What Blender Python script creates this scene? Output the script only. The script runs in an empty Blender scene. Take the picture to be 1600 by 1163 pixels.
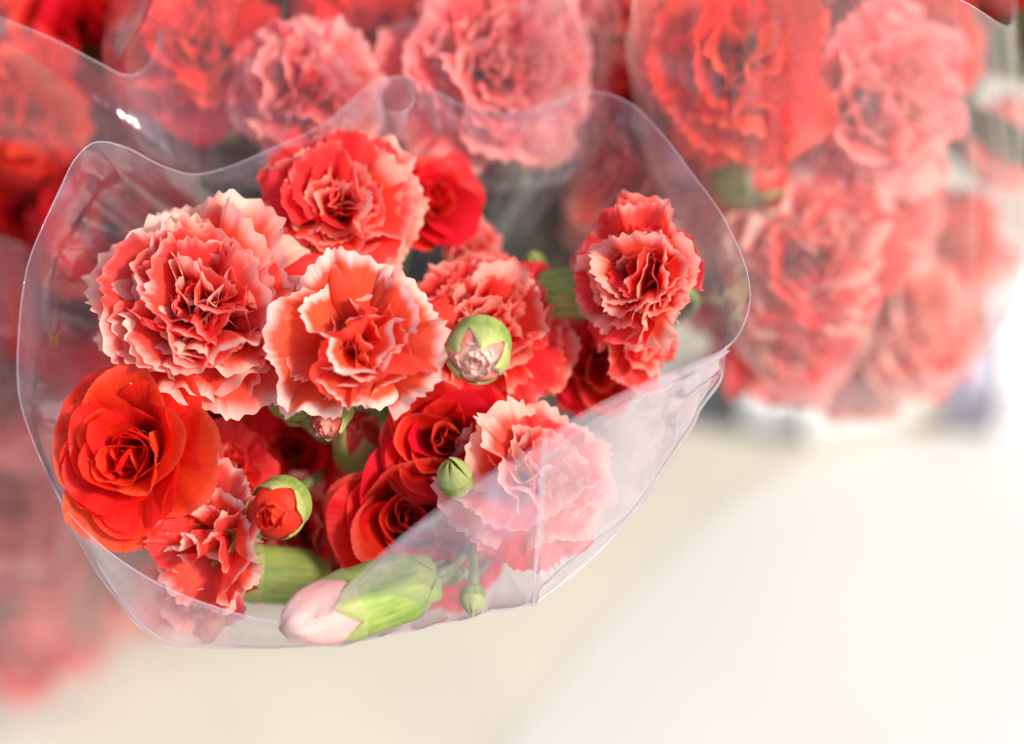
import bpy, math, random
import numpy as np
from mathutils import Vector, Matrix, Quaternion

# ------------------------------------------------------------------ camera, world, sun, exposure
scene = bpy.context.scene
COL = scene.collection
PITCH = math.radians(60)
FOCUS = 0.755
LENS = 85.0
FPX = 1600 * LENS / 36.0
FW = Vector((0, math.cos(PITCH), -math.sin(PITCH)))
UP = Vector((0, math.sin(PITCH), math.cos(PITCH)))
RT = Vector((1, 0, 0))
CAM = Vector((0, 0, 0.45)) - FW * FOCUS

cam = bpy.data.cameras.new('camera')
cam.lens = LENS
cam.sensor_width = 36
cam.clip_start = 0.02
cam.clip_end = 200
cam.dof.use_dof = True
cam.dof.focus_distance = FOCUS
cam.dof.aperture_fstop = 2.7
cam_o = bpy.data.objects.new('camera', cam)
COL.objects.link(cam_o)
cam_o.matrix_world = Matrix.LocRotScale(CAM, Matrix((RT, UP, -FW)).transposed().to_quaternion(), None)
scene.camera = cam_o

SUN_DIR = Vector((0.64, -0.18, 0.75)).normalized()      # towards the sun
world = bpy.data.worlds.new('World')
scene.world = world
world.use_nodes = True
wn = world.node_tree.nodes
wl = world.node_tree.links
sky = wn.new('ShaderNodeTexSky')
sky.sky_type = 'NISHITA'
sky.sun_disc = False
sky.sun_elevation = math.asin(SUN_DIR.z)
sky.sun_rotation = math.atan2(SUN_DIR.x, SUN_DIR.y)
sky.air_density = 1.0
sky.dust_density = 3.0
wl.new(sky.outputs[0], wn['Background'].inputs[0])
wn['Background'].inputs[1].default_value = 0.15

sun = bpy.data.lights.new('sun', 'SUN')
sun.energy = 3.3
sun.angle = math.radians(10)
sun.color = (1.0, 0.91, 0.77)
sun_o = bpy.data.objects.new('sun', sun)
COL.objects.link(sun_o)
sun_o.rotation_euler = SUN_DIR.to_track_quat('Z', 'Y').to_euler()

scene.view_settings.view_transform = 'Standard'
scene.view_settings.look = 'None'
scene.view_settings.gamma = 1
scene.view_settings.use_curve_mapping = False
scene.view_settings.exposure = 0.66
scene.cycles.transparent_max_bounces = 24
scene.cycles.max_bounces = 10
scene.cycles.use_denoising = True


# ------------------------------------------------------------------ helpers
def P(px, py, dz=0.0):
    """a place in the scene: where it shows in the photograph and how far beyond the focus distance it stands"""
    d = FOCUS + dz
    return CAM + FW * d + RT * ((px - 800) / FPX * d) + UP * (-(py - 581.5) / FPX * d)


def on_level(px, py, z):
    d = FW + RT * ((px - 800) / FPX) + UP * (-(py - 581.5) / FPX)
    return CAM + d * ((z - CAM.z) / d.z)


def view_axis(ax, ay, az):
    return (RT * ax + UP * ay - FW * az).normalized()


def mesh_from(name, verts, faces, uvs=None, smooth=True):
    me = bpy.data.meshes.new(name)
    me.from_pydata([tuple(v) for v in verts], [], faces)
    if uvs is not None:
        lay = me.uv_layers.new(name='UVMap')
        vi = np.empty(len(me.loops), dtype=np.int32)
        me.loops.foreach_get('vertex_index', vi)
        lay.data.foreach_set('uv', np.asarray(uvs, dtype=np.float32)[vi].ravel())
    if smooth:
        me.polygons.foreach_set('use_smooth', [True] * len(me.polygons))
    me.update()
    return me


def obj(name, me, mat=None, parent=None, mw=None):
    o = bpy.data.objects.new(name, me)
    COL.objects.link(o)
    if parent is not None:
        o.parent = parent
    if mw is not None:
        o.matrix_basis = mw
    if mat is not None:
        if len(me.materials) == 0:
            me.materials.append(None)
        o.material_slots[0].link = 'OBJECT'
        o.material_slots[0].material = mat
    return o


def empty(name, loc, label, cat, group=None, rot=None):
    o = bpy.data.objects.new(name, None)
    COL.objects.link(o)
    o.empty_display_size = 0.01
    o.matrix_basis = Matrix.LocRotScale(loc, rot, None)
    tag(o, label, cat, group)
    return o


def tag(o, label, cat, group=None):
    o['label'] = label
    o['category'] = cat
    if group:
        o['group'] = group
    return o


def grid_faces(nr, nc, closed=False):
    f = []
    for r in range(nr - 1):
        for c in range(nc if closed else nc - 1):
            c2 = (c + 1) % nc
            f.append((r * nc + c, r * nc + c2, (r + 1) * nc + c2, (r + 1) * nc + c))
    return f


def tube_mesh(name, pts, radii, seg=10, cap=True):
    pts = [Vector(p) for p in pts]
    n = len(pts)
    vs, uv = [], []
    t0 = (pts[1] - pts[0]).normalized()
    nrm = t0.orthogonal().normalized()
    for i, p in enumerate(pts):
        t = (pts[min(i + 1, n - 1)] - pts[max(i - 1, 0)]).normalized()
        nrm = (nrm - t * nrm.dot(t)).normalized()
        b = t.cross(nrm)
        for k in range(seg):
            a = 2 * math.pi * k / seg
            vs.append(p + (nrm * math.cos(a) + b * math.sin(a)) * radii[i])
            uv.append((k / seg, i / (n - 1)))
    f = grid_faces(n, seg, True)
    if cap:
        f.append(tuple(range(seg))[::-1])
        f.append(tuple(range((n - 1) * seg, n * seg)))
    return mesh_from(name, vs, f, uv)


def lathe_mesh(name, prof, seg=24):
    vs, uv = [], []
    for i, (r, z) in enumerate(prof):
        for k in range(seg):
            a = 2 * math.pi * k / seg
            vs.append((r * math.cos(a), r * math.sin(a), z))
            uv.append((k / seg, i / (len(prof) - 1)))
    return mesh_from(name, vs, grid_faces(len(prof), seg, True), uv)


def bez(p0, p1, p2, p3, n):
    out = []
    for i in range(n):
        t = i / (n - 1)
        out.append(p0 * (1 - t) ** 3 + p1 * 3 * t * (1 - t) ** 2 + p2 * 3 * t * t * (1 - t) + p3 * t ** 3)
    return out


def sstep(a, b, x):
    t = np.clip((x - a) / (b - a), 0, 1)
    return t * t * (3 - 2 * t)


# ------------------------------------------------------------------ materials
def new_mat(name):
    m = bpy.data.materials.new(name)
    m.use_nodes = True
    nt = m.node_tree
    nt.nodes.clear()
    return m, nt.nodes, nt.links


def math_node(n, l, op, a, b=None, clamp=False):
    m = n.new('ShaderNodeMath')
    m.operation = op
    m.use_clamp = clamp
    for i, v in enumerate((a, b)):
        if v is None:
            continue
        if isinstance(v, (int, float)):
            m.inputs[i].default_value = v
        else:
            l.new(v, m.inputs[i])
    return m.outputs[0]


def petal_mat(name, core, pale, e0, e1, jag=0.5, transl=0.36, base=None, rough=0.5):
    """core colour with a paler toothed margin that runs inward in streaks"""
    m, n, l = new_mat(name)
    uv = n.new('ShaderNodeUVMap')
    sep = n.new('ShaderNodeSeparateXYZ')
    l.new(uv.outputs[0], sep.inputs[0])
    info = n.new('ShaderNodeObjectInfo')
    rnd = info.outputs['Random']
    cmb = n.new('ShaderNodeCombineXYZ')
    l.new(math_node(n, l, 'MULTIPLY', sep.outputs[0], 13.0), cmb.inputs[0])
    l.new(math_node(n, l, 'MULTIPLY', sep.outputs[1], 1.6), cmb.inputs[1])
    l.new(math_node(n, l, 'MULTIPLY', rnd, 57.0), cmb.inputs[2])
    nz = n.new('ShaderNodeTexNoise')
    nz.inputs['Scale'].default_value = 1.0
    nz.inputs['Detail'].default_value = 3.0
    l.new(cmb.outputs[0], nz.inputs['Vector'])
    off = math_node(n, l, 'MULTIPLY', math_node(n, l, 'SUBTRACT', nz.outputs['Fac'], 0.5), jag)
    off2 = math_node(n, l, 'MULTIPLY', math_node(n, l, 'SUBTRACT', rnd, 0.5), 0.24)
    side = math_node(n, l, 'ABSOLUTE', math_node(n, l, 'SUBTRACT', sep.outputs[0], 0.5))
    side = math_node(n, l, 'MULTIPLY', math_node(n, l, 'POWER', side, 3.0), 1.0)
    v = math_node(n, l, 'ADD', math_node(n, l, 'ADD', sep.outputs[1], side), math_node(n, l, 'ADD', off, off2))
    mr = n.new('ShaderNodeMapRange')
    mr.interpolation_type = 'SMOOTHSTEP'
    mr.inputs['From Min'].default_value = e0
    mr.inputs['From Max'].default_value = e1
    l.new(v, mr.inputs['Value'])
    mix = n.new('ShaderNodeMix')
    mix.data_type = 'RGBA'
    l.new(mr.outputs[0], mix.inputs['Factor'])
    mix.inputs['A'].default_value = (*core, 1)
    mix.inputs['B'].default_value = (*pale, 1)
    # fine radial veins and blotches of pigment
    cmb2 = n.new('ShaderNodeCombineXYZ')
    l.new(math_node(n, l, 'MULTIPLY', sep.outputs[0], 60.0), cmb2.inputs[0])
    l.new(math_node(n, l, 'MULTIPLY', sep.outputs[1], 3.0), cmb2.inputs[1])
    l.new(math_node(n, l, 'MULTIPLY', rnd, 91.0), cmb2.inputs[2])
    nz2 = n.new('ShaderNodeTexNoise')
    nz2.inputs['Scale'].default_value = 1.0
    nz2.inputs['Detail'].default_value = 2.0
    l.new(cmb2.outputs[0], nz2.inputs['Vector'])
    hsv = n.new('ShaderNodeHueSaturation')
    l.new(mix.outputs['Result'], hsv.inputs['Color'])
    l.new(math_node(n, l, 'ADD', 0.496, math_node(n, l, 'MULTIPLY', rnd, 0.012)), hsv.inputs['Hue'])
    l.new(math_node(n, l, 'ADD', 0.83, math_node(n, l, 'MULTIPLY', nz2.outputs['Fac'], 0.34)), hsv.inputs['Value'])
    bump = n.new('ShaderNodeBump')
    bump.inputs['Strength'].default_value = 0.4
    bump.inputs['Distance'].default_value = 0.0006
    l.new(nz2.outputs['Fac'], bump.inputs['Height'])
    pb = n.new('ShaderNodeBsdfPrincipled')
    l.new(hsv.outputs[0], pb.inputs['Base Color'])
    l.new(bump.outputs[0], pb.inputs['Normal'])
    pb.inputs['Roughness'].default_value = rough
    pb.inputs['Specular IOR Level'].default_value = 0.28
    tr = n.new('ShaderNodeBsdfTranslucent')
    l.new(hsv.outputs[0], tr.inputs['Color'])
    l.new(bump.outputs[0], tr.inputs['Normal'])
    mx = n.new('ShaderNodeMixShader')
    mx.inputs[0].default_value = transl
    l.new(pb.outputs[0], mx.inputs[1])
    l.new(tr.outputs[0], mx.inputs[2])
    out = n.new('ShaderNodeOutputMaterial')
    l.new(mx.outputs[0], out.inputs[0])
    return m


def green_mat(name, c1, c2, transl=0.2, streak=30.0, rough=0.45):
    m, n, l = new_mat(name)
    uv = n.new('ShaderNodeUVMap')
    mp = n.new('ShaderNodeMapping')
    mp.inputs['Scale'].default_value = (streak, 2.0, 1)
    l.new(uv.outputs[0], mp.inputs[0])
    nz = n.new('ShaderNodeTexNoise')
    nz.inputs['Scale'].default_value = 1.0
    nz.inputs['Detail'].default_value = 4.0
    l.new(mp.outputs[0], nz.inputs['Vector'])
    tc = n.new('ShaderNodeTexCoord')
    nb = n.new('ShaderNodeTexNoise')
    nb.inputs['Scale'].default_value = 120.0
    nb.inputs['Detail'].default_value = 3.0
    l.new(tc.outputs['Object'], nb.inputs['Vector'])
    fac = math_node(n, l, 'ADD', math_node(n, l, 'MULTIPLY', nz.outputs['Fac'], 0.6), math_node(n, l, 'MULTIPLY', nb.outputs['Fac'], 0.5))
    ramp = n.new('ShaderNodeValToRGB')
    ramp.color_ramp.elements[0].position = 0.36
    ramp.color_ramp.elements[1].position = 0.72
    ramp.color_ramp.elements[0].color = (*c1, 1)
    ramp.color_ramp.elements[1].color = (*c2, 1)
    l.new(fac, ramp.inputs[0])
    bump = n.new('ShaderNodeBump')
    bump.inputs['Strength'].default_value = 0.25
    bump.inputs['Distance'].default_value = 0.0005
    l.new(nz.outputs['Fac'], bump.inputs['Height'])
    pb = n.new('ShaderNodeBsdfPrincipled')
    pb.inputs['Roughness'].default_value = rough
    pb.inputs['Specular IOR Level'].default_value = 0.35
    l.new(ramp.outputs[0], pb.inputs['Base Color'])
    l.new(bump.outputs[0], pb.inputs['Normal'])
    tr = n.new('ShaderNodeBsdfTranslucent')
    l.new(ramp.outputs[0], tr.inputs['Color'])
    mx = n.new('ShaderNodeMixShader')
    mx.inputs[0].default_value = transl
    l.new(pb.outputs[0], mx.inputs[1])
    l.new(tr.outputs[0], mx.inputs[2])
    out = n.new('ShaderNodeOutputMaterial')
    l.new(mx.outputs[0], out.inputs[0])
    return m


def film_mat(name, haze=0.08, streak=0.16, tint=(0.90, 0.82, 0.95), gloss=0.75, seed=0.0, grough=0.06):
    """thin clear cellophane: mostly see-through, a mirror at grazing angles, faint scuffed haze"""
    m, n, l = new_mat(name)
    uv = n.new('ShaderNodeUVMap')
    mp = n.new('ShaderNodeMapping')
    mp.inputs['Scale'].default_value = (26, 3.0, 1)
    mp.inputs['Location'].default_value = (seed, seed, seed)
    l.new(uv.outputs[0], mp.inputs[0])
    nz = n.new('ShaderNodeTexNoise')
    nz.inputs['Scale'].default_value = 1.0
    nz.inputs['Detail'].default_value = 4.0
    nz.inputs['Distortion'].default_value = 0.6
    l.new(mp.outputs[0], nz.inputs['Vector'])
    tc = n.new('ShaderNodeTexCoord')
    nb = n.new('ShaderNodeTexNoise')
    nb.inputs['Scale'].default_value = 26.0
    nb.inputs['Detail'].default_value = 2.0
    l.new(tc.outputs['Object'], nb.inputs['Vector'])
    # dust specks
    vo = n.new('ShaderNodeTexVoronoi')
    vo.inputs['Scale'].default_value = 150.0
    l.new(tc.outputs['Object'], vo.inputs['Vector'])
    speck = math_node(n, l, 'MULTIPLY', math_node(n, l, 'LESS_THAN', vo.outputs['Distance'], 0.03), 0.25)
    mr = n.new('ShaderNodeMapRange')
    mr.interpolation_type = 'SMOOTHSTEP'
    mr.inputs['From Min'].default_value = 0.52
    mr.inputs['From Max'].default_value = 0.74
    l.new(nz.outputs['Fac'], mr.inputs['Value'])
    st = math_node(n, l, 'MULTIPLY', math_node(n, l, 'MULTIPLY', mr.outputs[0], nb.outputs['Fac']), streak * 2)
    fac_h = math_node(n, l, 'ADD', math_node(n, l, 'ADD', st, speck), haze, clamp=True)
    bump = n.new('ShaderNodeBump')
    bump.inputs['Strength'].default_value = 0.35
    bump.inputs['Distance'].default_value = 0.002
    l.new(math_node(n, l, 'ADD', nz.outputs['Fac'], math_node(n, l, 'MULTIPLY', nb.outputs['Fac'], 2.0)), bump.inputs['Height'])
    tp = n.new('ShaderNodeBsdfTransparent')
    tp.inputs[0].default_value = (0.985, 0.975, 0.985, 1)
    df = n.new('ShaderNodeBsdfDiffuse')
    df.inputs[0].default_value = (*tint, 1)
    tl = n.new('ShaderNodeBsdfTranslucent')
    tl.inputs[0].default_value = (*tint, 1)
    sc = n.new('ShaderNodeMixShader')
    sc.inputs[0].default_value = 0.5
    l.new(df.outputs[0], sc.inputs[1])
    l.new(tl.outputs[0], sc.inputs[2])
    body = n.new('ShaderNodeMixShader')
    l.new(fac_h, body.inputs[0])
    l.new(tp.outputs[0], body.inputs[1])
    l.new(sc.outputs[0], body.inputs[2])
    lw = n.new('ShaderNodeLayerWeight')
    lw.inputs['Blend'].default_value = 0.5
    fr = math_node(n, l, 'MULTIPLY', math_node(n, l, 'POWER', lw.outputs['Facing'], 3.5), gloss)
    fr = math_node(n, l, 'ADD', fr, 0.06, clamp=True)
    gl = n.new('ShaderNodeBsdfGlossy')
    gl.inputs['Roughness'].default_value = grough
    gl.inputs['Color'].default_value = (0.95, 0.95, 0.95, 1)
    l.new(bump.outputs[0], gl.inputs['Normal'])
    fin = n.new('ShaderNodeMixShader')
    l.new(fr, fin.inputs[0])
    l.new(body.outputs[0], fin.inputs[1])
    l.new(gl.outputs[0], fin.inputs[2])
    out = n.new('ShaderNodeOutputMaterial')
    l.new(fin.outputs[0], out.inputs[0])
    return m


def plain_mat(name, c1, c2, scale=20.0, rough=0.6, spec=0.4, bump_s=0.2, bump_d=0.002):
    m, n, l = new_mat(name)
    tc = n.new('ShaderNodeTexCoord')
    nz = n.new('ShaderNodeTexNoise')
    nz.inputs['Scale'].default_value = scale
    nz.inputs['Detail'].default_value = 6.0
    l.new(tc.outputs['Object'], nz.inputs['Vector'])
    ramp = n.new('ShaderNodeValToRGB')
    ramp.color_ramp.elements[0].position = 0.3
    ramp.color_ramp.elements[1].position = 0.7
    ramp.color_ramp.elements[0].color = (*c1, 1)
    ramp.color_ramp.elements[1].color = (*c2, 1)
    l.new(nz.outputs['Fac'], ramp.inputs[0])
    bump = n.new('ShaderNodeBump')
    bump.inputs['Strength'].default_value = bump_s
    bump.inputs['Distance'].default_value = bump_d
    l.new(nz.outputs['Fac'], bump.inputs['Height'])
    pb = n.new('ShaderNodeBsdfPrincipled')
    pb.inputs['Roughness'].default_value = rough
    pb.inputs['Specular IOR Level'].default_value = spec
    l.new(ramp.outputs[0], pb.inputs['Base Color'])
    l.new(bump.outputs[0], pb.inputs['Normal'])
    out = n.new('ShaderNodeOutputMaterial')
    l.new(pb.outputs[0], out.inputs[0])
    return m


PM = {
    # coral with a broad pale pink margin
    'broad': petal_mat('petal_coral_broad_pale_margin', (0.87, 0.080, 0.060), (0.95, 0.58, 0.49), 0.86, 1.04, 0.30, transl=0.52),
    # coral, medium margin
    'mid': petal_mat('petal_coral_pink_margin', (0.86, 0.055, 0.045), (0.94, 0.44, 0.37), 0.87, 1.06, 0.24, transl=0.52),
    # orange coral with a narrow white rim
    'orange': petal_mat('petal_orange_coral_white_rim', (0.88, 0.088, 0.045), (0.96, 0.66, 0.58), 0.91, 1.04, 0.22, transl=0.52),
    # scarlet, almost one colour
    'scarlet': petal_mat('petal_scarlet', (0.86, 0.032, 0.016), (0.90, 0.08, 0.05), 0.94, 1.06, 0.10, transl=0.52),
    'crimson': petal_mat('petal_crimson', (0.76, 0.012, 0.020), (0.84, 0.06, 0.06), 0.94, 1.06, 0.10, transl=0.52),
    # pink all over with paler rim
    'pink': petal_mat('petal_salmon_pink', (0.86, 0.090, 0.085), (0.93, 0.42, 0.38), 0.74, 1.03, 0.32, transl=0.52),
    'palebud': petal_mat('petal_pale_pink_tip', (0.93, 0.50, 0.46), (0.95, 0.66, 0.60), 0.55, 0.9, 0.4, rough=0.8),
    'blush': petal_mat('petal_blush_bud', (0.88, 0.28, 0.22), (0.95, 0.70, 0.60), 0.55, 0.9, 0.4),
}
M_CALYX = green_mat('calyx_fresh_green', (0.15, 0.26, 0.045), (0.40, 0.48, 0.12), 0.25, 34, 0.6)
M_SEPAL = green_mat('sepal_pale_tip_green', (0.24, 0.34, 0.07), (0.54, 0.55, 0.22), 0.3, 20, 0.6)
M_STEM = green_mat('stem_grey_green', (0.10, 0.17, 0.05), (0.24, 0.30, 0.12), 0.1, 12)
M_LEAF = green_mat('leaf_grey_green', (0.05, 0.095, 0.035), (0.12, 0.17, 0.07), 0.25, 14)
M_FILM = film_mat('cellophane_clear', 0.085, 0.16, tint=(0.86, 0.75, 0.95))
M_FILM_B = film_mat('cellophane_clear_scuffed', 0.055, 0.04, tint=(0.90, 0.82, 0.93), gloss=0.5, grough=0.18, seed=3.7)
M_FILM_R = film_mat('cellophane_clear_milky', 0.10, 0.04, tint=(0.95, 0.89, 0.84), gloss=0.5, grough=0.18, seed=6.3)
M_FILM_EDGE = film_mat('cellophane_cut_edge', 0.30, 0.1, gloss=0.9, seed=9.1)
M_FILM_LAP = film_mat('cellophane_doubled_lap', 0.038, 0.17, tint=(0.95, 0.90, 0.92), seed=5.5)
M_ORANGE = plain_mat('orange_ink', (0.75, 0.28, 0.03), (0.80, 0.33, 0.04), 50.0, 0.5, 0.3, 0.0)
M_PAVE = plain_mat('pale_paving', (0.375, 0.36, 0.31), (0.45, 0.43, 0.37), 9.0, 0.85, 0.2, 0.3, 0.004)
M_WHITE = plain_mat('white_gloss_board', (0.455, 0.44, 0.425), (0.52, 0.505, 0.49), 3.0, 0.5, 0.25, 0.05, 0.001)
M_CARTON = plain_mat('white_carton', (0.78, 0.77, 0.75), (0.84, 0.83, 0.81), 12.0, 0.7, 0.2, 0.1)
M_YELLOW = plain_mat('yellow_plastic', (0.72, 0.42, 0.06), (0.80, 0.50, 0.10), 12.0, 0.4, 0.4, 0.05)
M_MAUVE = plain_mat('mauve_plastic', (0.50, 0.46, 0.55), (0.56, 0.52, 0.60), 12.0, 0.4, 0.4, 0.05)
M_BUCKET = plain_mat('dark_bucket_plastic', (0.035, 0.033, 0.034), (0.055, 0.05, 0.05), 15.0, 0.5, 0.4, 0.05)
M_BUCKET2 = plain_mat('grey_bucket_plastic', (0.16, 0.17, 0.16), (0.22, 0.23, 0.21), 15.0, 0.5, 0.4, 0.05)


# ------------------------------------------------------------------ petals (unit length, base at the origin, outward = +x, up = +z)
def petal_mesh(name, rng, alpha, th0, th1, p, ruf, nteeth, tooth, cup, curl, cols, rows, rnd, shrink=1.0, fold=0.0, rho=None):
    s = np.linspace(-1, 1, cols)
    t = np.concatenate(([0, .12, .26], np.linspace(.4, .86, rows - 5), [.94, 1.0])) if rows >= 8 else np.linspace(0, 1, rows)
    S, T = np.meshgrid(s, t)
    # toothed margin
    r2 = random.Random(int(alpha * 1e6) % 99991)
    pos = np.clip((s + 1) / 2 + 0.022 * np.sin(s * 4.3 + r2.uniform(0, 6)) + 0.010 * np.sin(s * 9.1 + r2.uniform(0, 6)), 0, 1) * nteeth
    tooth = tooth * r2.uniform(.95, 1.45)
    k = np.floor(pos).astype(int)
    fr = pos - k
    hts = np.array([0.3 + (rng.uniform(0.45, 1.0) - 0.45) * 1.4 for _ in range(nteeth + 3)])
    skew = np.array([rng.uniform(0.35, 0.65) for _ in range(nteeth + 3)])
    tri = np.where(fr < skew[k], fr / skew[k], (1 - fr) / (1 - skew[k]))
    teeth = tooth * hts[k] * (tri - 0.25)
    f1, f2, f3, f4 = (rng.uniform(0, 6.28) for _ in range(4))
    edge = 1 - rnd * np.abs(s) ** 2.4 + 0.045 * np.sin(s * 3.1 + f1) + 0.03 * np.sin(s * 6.7 + f2)
    R = T * edge[None, :] + teeth[None, :] * sstep(0.80, 1.0, T)
    ang = S * alpha * (0.28 + 0.72 * sstep(0.05, 0.6, T))
    a = R * np.sin(ang)
    b = R * np.cos(ang)
    bb = np.linspace(-0.05, 1.25, 90)
    u = np.clip(bb, 0, None)
    th = th0 + (th1 - th0) * np.minimum(u, 1.2) ** p + curl * np.clip(u, 0, 1.2) ** 5
    dx = np.sin(th)
    dz = np.cos(th)
    step = bb[1] - bb[0]
    cx = np.cumsum(dx) * step
    cz = np.cumsum(dz) * step
    i0 = np.argmin(np.abs(bb))
    cx -= cx[i0]
    cz -= cz[i0]
    X = np.interp(b, bb, cx)
    Z = np.interp(b, bb, cz)
    TH = np.interp(b, bb, th)
    w1 = rng.uniform(1.5, 2.3)
    w2 = rng.uniform(3.2, 4.6)
    w3 = rng.uniform(6.5, 9)
    env = np.clip(R, 0, 1.2) ** 1.7
    N = ruf * env * (0.62 * np.sin(w1 * math.pi * S + f3) + 0.34 * np.sin(w2 * math.pi * S + f4 + T) + 0.16 * np.sin(w3 * math.pi * S + f1) * sstep(.6, 1, T))
    N += ruf * 0.35 * env * np.sin(T * 7 + f2 + S * 2) * 0.5
    N += cup * a * a * (0.5 + 0.5 * T)
    N += fold * env * np.abs(S)
    a2 = a * (1 - 0.10 * np.abs(cup)) + ruf * 0.35 * env * np.sin(w2 * 2.6 * S + f2)
    if rho:
        an = 2.1 * np.tanh(a2 / rho / 2.1)
        a2 = rho * np.sin(an)
        N = N + rho * (1 - np.cos(an))
    X2 = X - np.cos(TH) * N
    Z2 = Z + np.sin(TH) * N
    V = np.stack((X2, a2, Z2), -1).reshape(-1, 3) * shrink
    UV = np.stack(((S + 1) / 2, T), -1).reshape(-1, 2)
    return mesh_from(name, V, grid_faces(len(t), cols), UV)


D = math.radians
KIND = {
    #            th0                      th1                         length                        p    ruf   teeth tooth cup                      alpha rnd  curl
    'frill': dict(th0=(0, 3, 7, 12, 20, 28), th1=(2, 15, 32, 52, 74, 98), ln=(.80, .87, .93, .97, 1.0, 1.0), p=1.2, ruf=.125, nt=19, ta=.05, cup=(.9, .6, .4, .25, .1, 0), al=60, rnd=.20, curl=16),
    'loose': dict(th0=(0, 4, 10, 18, 28, 36), th1=(0, 12, 34, 58, 82, 104), ln=(.66, .78, .90, .97, 1.0, 1.0), p=1.15, ruf=.14, nt=18, ta=.055, cup=(1.1, .7, .4, .2, 0, -.1), al=66, rnd=.18, curl=14),
    'rose': dict(th0=(0, 1, 4, 10, 20, 32), th1=(1, 4, 11, 30, 56, 86), ln=(.62, .70, .80, .90, .97, 1.0), p=1.0, ruf=.045, nt=30, ta=.010, cup=(0, 0, 0, 0, .1, .1), al=72, rnd=.40, curl=10,
                 rho=(.11, .19, .30, .44, .75, 1.4), off=(.03, .065, .11, .15, .17, .15)),
    'bud': dict(th0=(0, 2, 4, 6, 8, 10), th1=(-8, -10, -14, -16, -18, -20), ln=(.90, .93, .96, .98, 1.0, 1.0), p=1.0, ruf=.07, nt=10, ta=.03, cup=(2.2, 2.2, 2.1, 2.0, 1.9, 1.8), al=34, rnd=.2, curl=-12),
}
POOL = {}


def petal_pool(kind, cls, hi):
    key = (kind, cls, hi)
    if key not in POOL:
        k = KIND[kind]
        rng = random.Random(list(KIND).index(kind) * 97 + cls * 7 + (3 if hi else 0))
        nv = 6 if hi else 3
        cols = (k['nt'] * 5 + 1) if hi else 34
        POOL[key] = [petal_mesh('petal', rng, D(k['al']) * rng.uniform(.85, 1.12), D(k['th0'][cls]), D(k['th1'][cls] + rng.uniform(-6, 6)),
                                k['p'], k['ruf'] * rng.uniform(.75, 1.3), k['nt'] if hi else max(6, k['nt'] // 2), k['ta'] if hi else k['ta'] * 1.2,
                                k['cup'][cls] * rng.uniform(.7, 1.2), D(k['curl'] * rng.uniform(-.6, 1.3)), cols, 15 if hi else 9, k['rnd'],
                                fold=rng.uniform(-.05, .12) if kind != 'rose' else rng.uniform(-.02, .03), rho=k['rho'][cls] if 'rho' in k else None) for _ in range(nv)]
    return POOL[key]


def leaf_mesh(name, L, W, bend, seed):
    rng = random.Random(seed)
    vs, uv = [], []
    n = 12
    for i in range(n):
        t = i / (n - 1)
        w = W * (math.sin(math.pi * min(1, t * .92 + .08)) ** .7) * (1 - .3 * t)
        th = bend * t * t
        x = L * t * math.sin(.25 + th)
        z = L * t * math.cos(.25 + th)
        for k in range(5):
            s = (k - 2) / 2
            vs.append((x - abs(s) * .0 + (s * s) * w * .4 * -math.cos(th), s * w, z + s * s * w * .3))
            uv.append((k / 4, t))
    return mesh_from(name, vs, grid_faces(n, 5), uv)


LEAVES = [leaf_mesh('leaf', 1.0, 0.045, b, i) for i, b in enumerate((0.5, 0.9, 1.4))]


def calyx_mesh(name, R, L, open_r=1.0):
    prof = []
    for i in range(15):
        t = i / 14
        r = R * (0.30 + 0.70 * math.sin(math.pi / 2 * min(1, t / 0.38)) ** 0.85) if t < .38 else R * (1 + (open_r - 1) * ((t - .38) / .62) ** 1.5)
        prof.append((r, L * t))
    prof = [(R * .02, -L * .03), (R * .2, -L * .02)] + prof
    return lathe_mesh(name, prof, 22)


def sepal_mesh(name, R, L, z0, lean, wid=0.66, pw=1.5):
    """one triangular tooth of the calyx: rises from the tube at radius R and leans in (lean>0) or out (lean<0)"""
    vs, uv = [], []
    n = 9
    for i in range(n):
        t = i / (n - 1)
        half = wid * (1 - t ** pw) * (1 - .12 * t)
        r = R * (1.02 - lean * t ** 1.4)
        z = z0 + L * t
        for k in range(7):
            s = (k - 3) / 3
            a = s * half
            bulge = 1 + .03 * (1 - s * s)
            vs.append((r * math.cos(a) * bulge, r * math.sin(a) * bulge, z - .05 * L * s * s))
            uv.append((k / 6, t))
    return mesh_from(name, vs, grid_faces(n, 7), uv)


# ------------------------------------------------------------------ one carnation or bud on its stem
FEET = {}


def add_stem(root, base, axis, foot, rad, rng, leaves=2, reach=0.05, lf=(.025, .04)):
    """the stem leaves the calyx against the axis and bends down to the bouquet's foot (given in world space)"""
    inv = root.matrix_basis.inverted()
    p0 = base
    d = (foot - base).normalized()
    p1 = p0 - axis * reach
    p3 = foot + Vector((rng.uniform(-.012, .012), rng.uniform(-.012, .012), 0))
    p2 = p3 - d * (p3 - p0).length * 0.4
    pts = bez(p0, p1, p2, p3, 22)
    st = obj('stem', tube_mesh('stem', [inv @ p for p in pts], [rad * (1 + .15 * math.sin(i * 2.1)) for i in range(22)], 8), M_STEM, root)
    for j in range(leaves):
        i = rng.randint(5, 16)
        p = pts[i]
        t = (pts[i - 1] - pts[i + 1]).normalized()
        q = t.to_track_quat('Z', 'X') @ Quaternion((0, 0, 1), rng.uniform(0, 6.28))
        sc = rng.uniform(*lf)
        obj('leaf', rng.choice(LEAVES), M_LEAF, root, inv @ Matrix.LocRotScale(p, q, (sc, sc, sc)))


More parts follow.
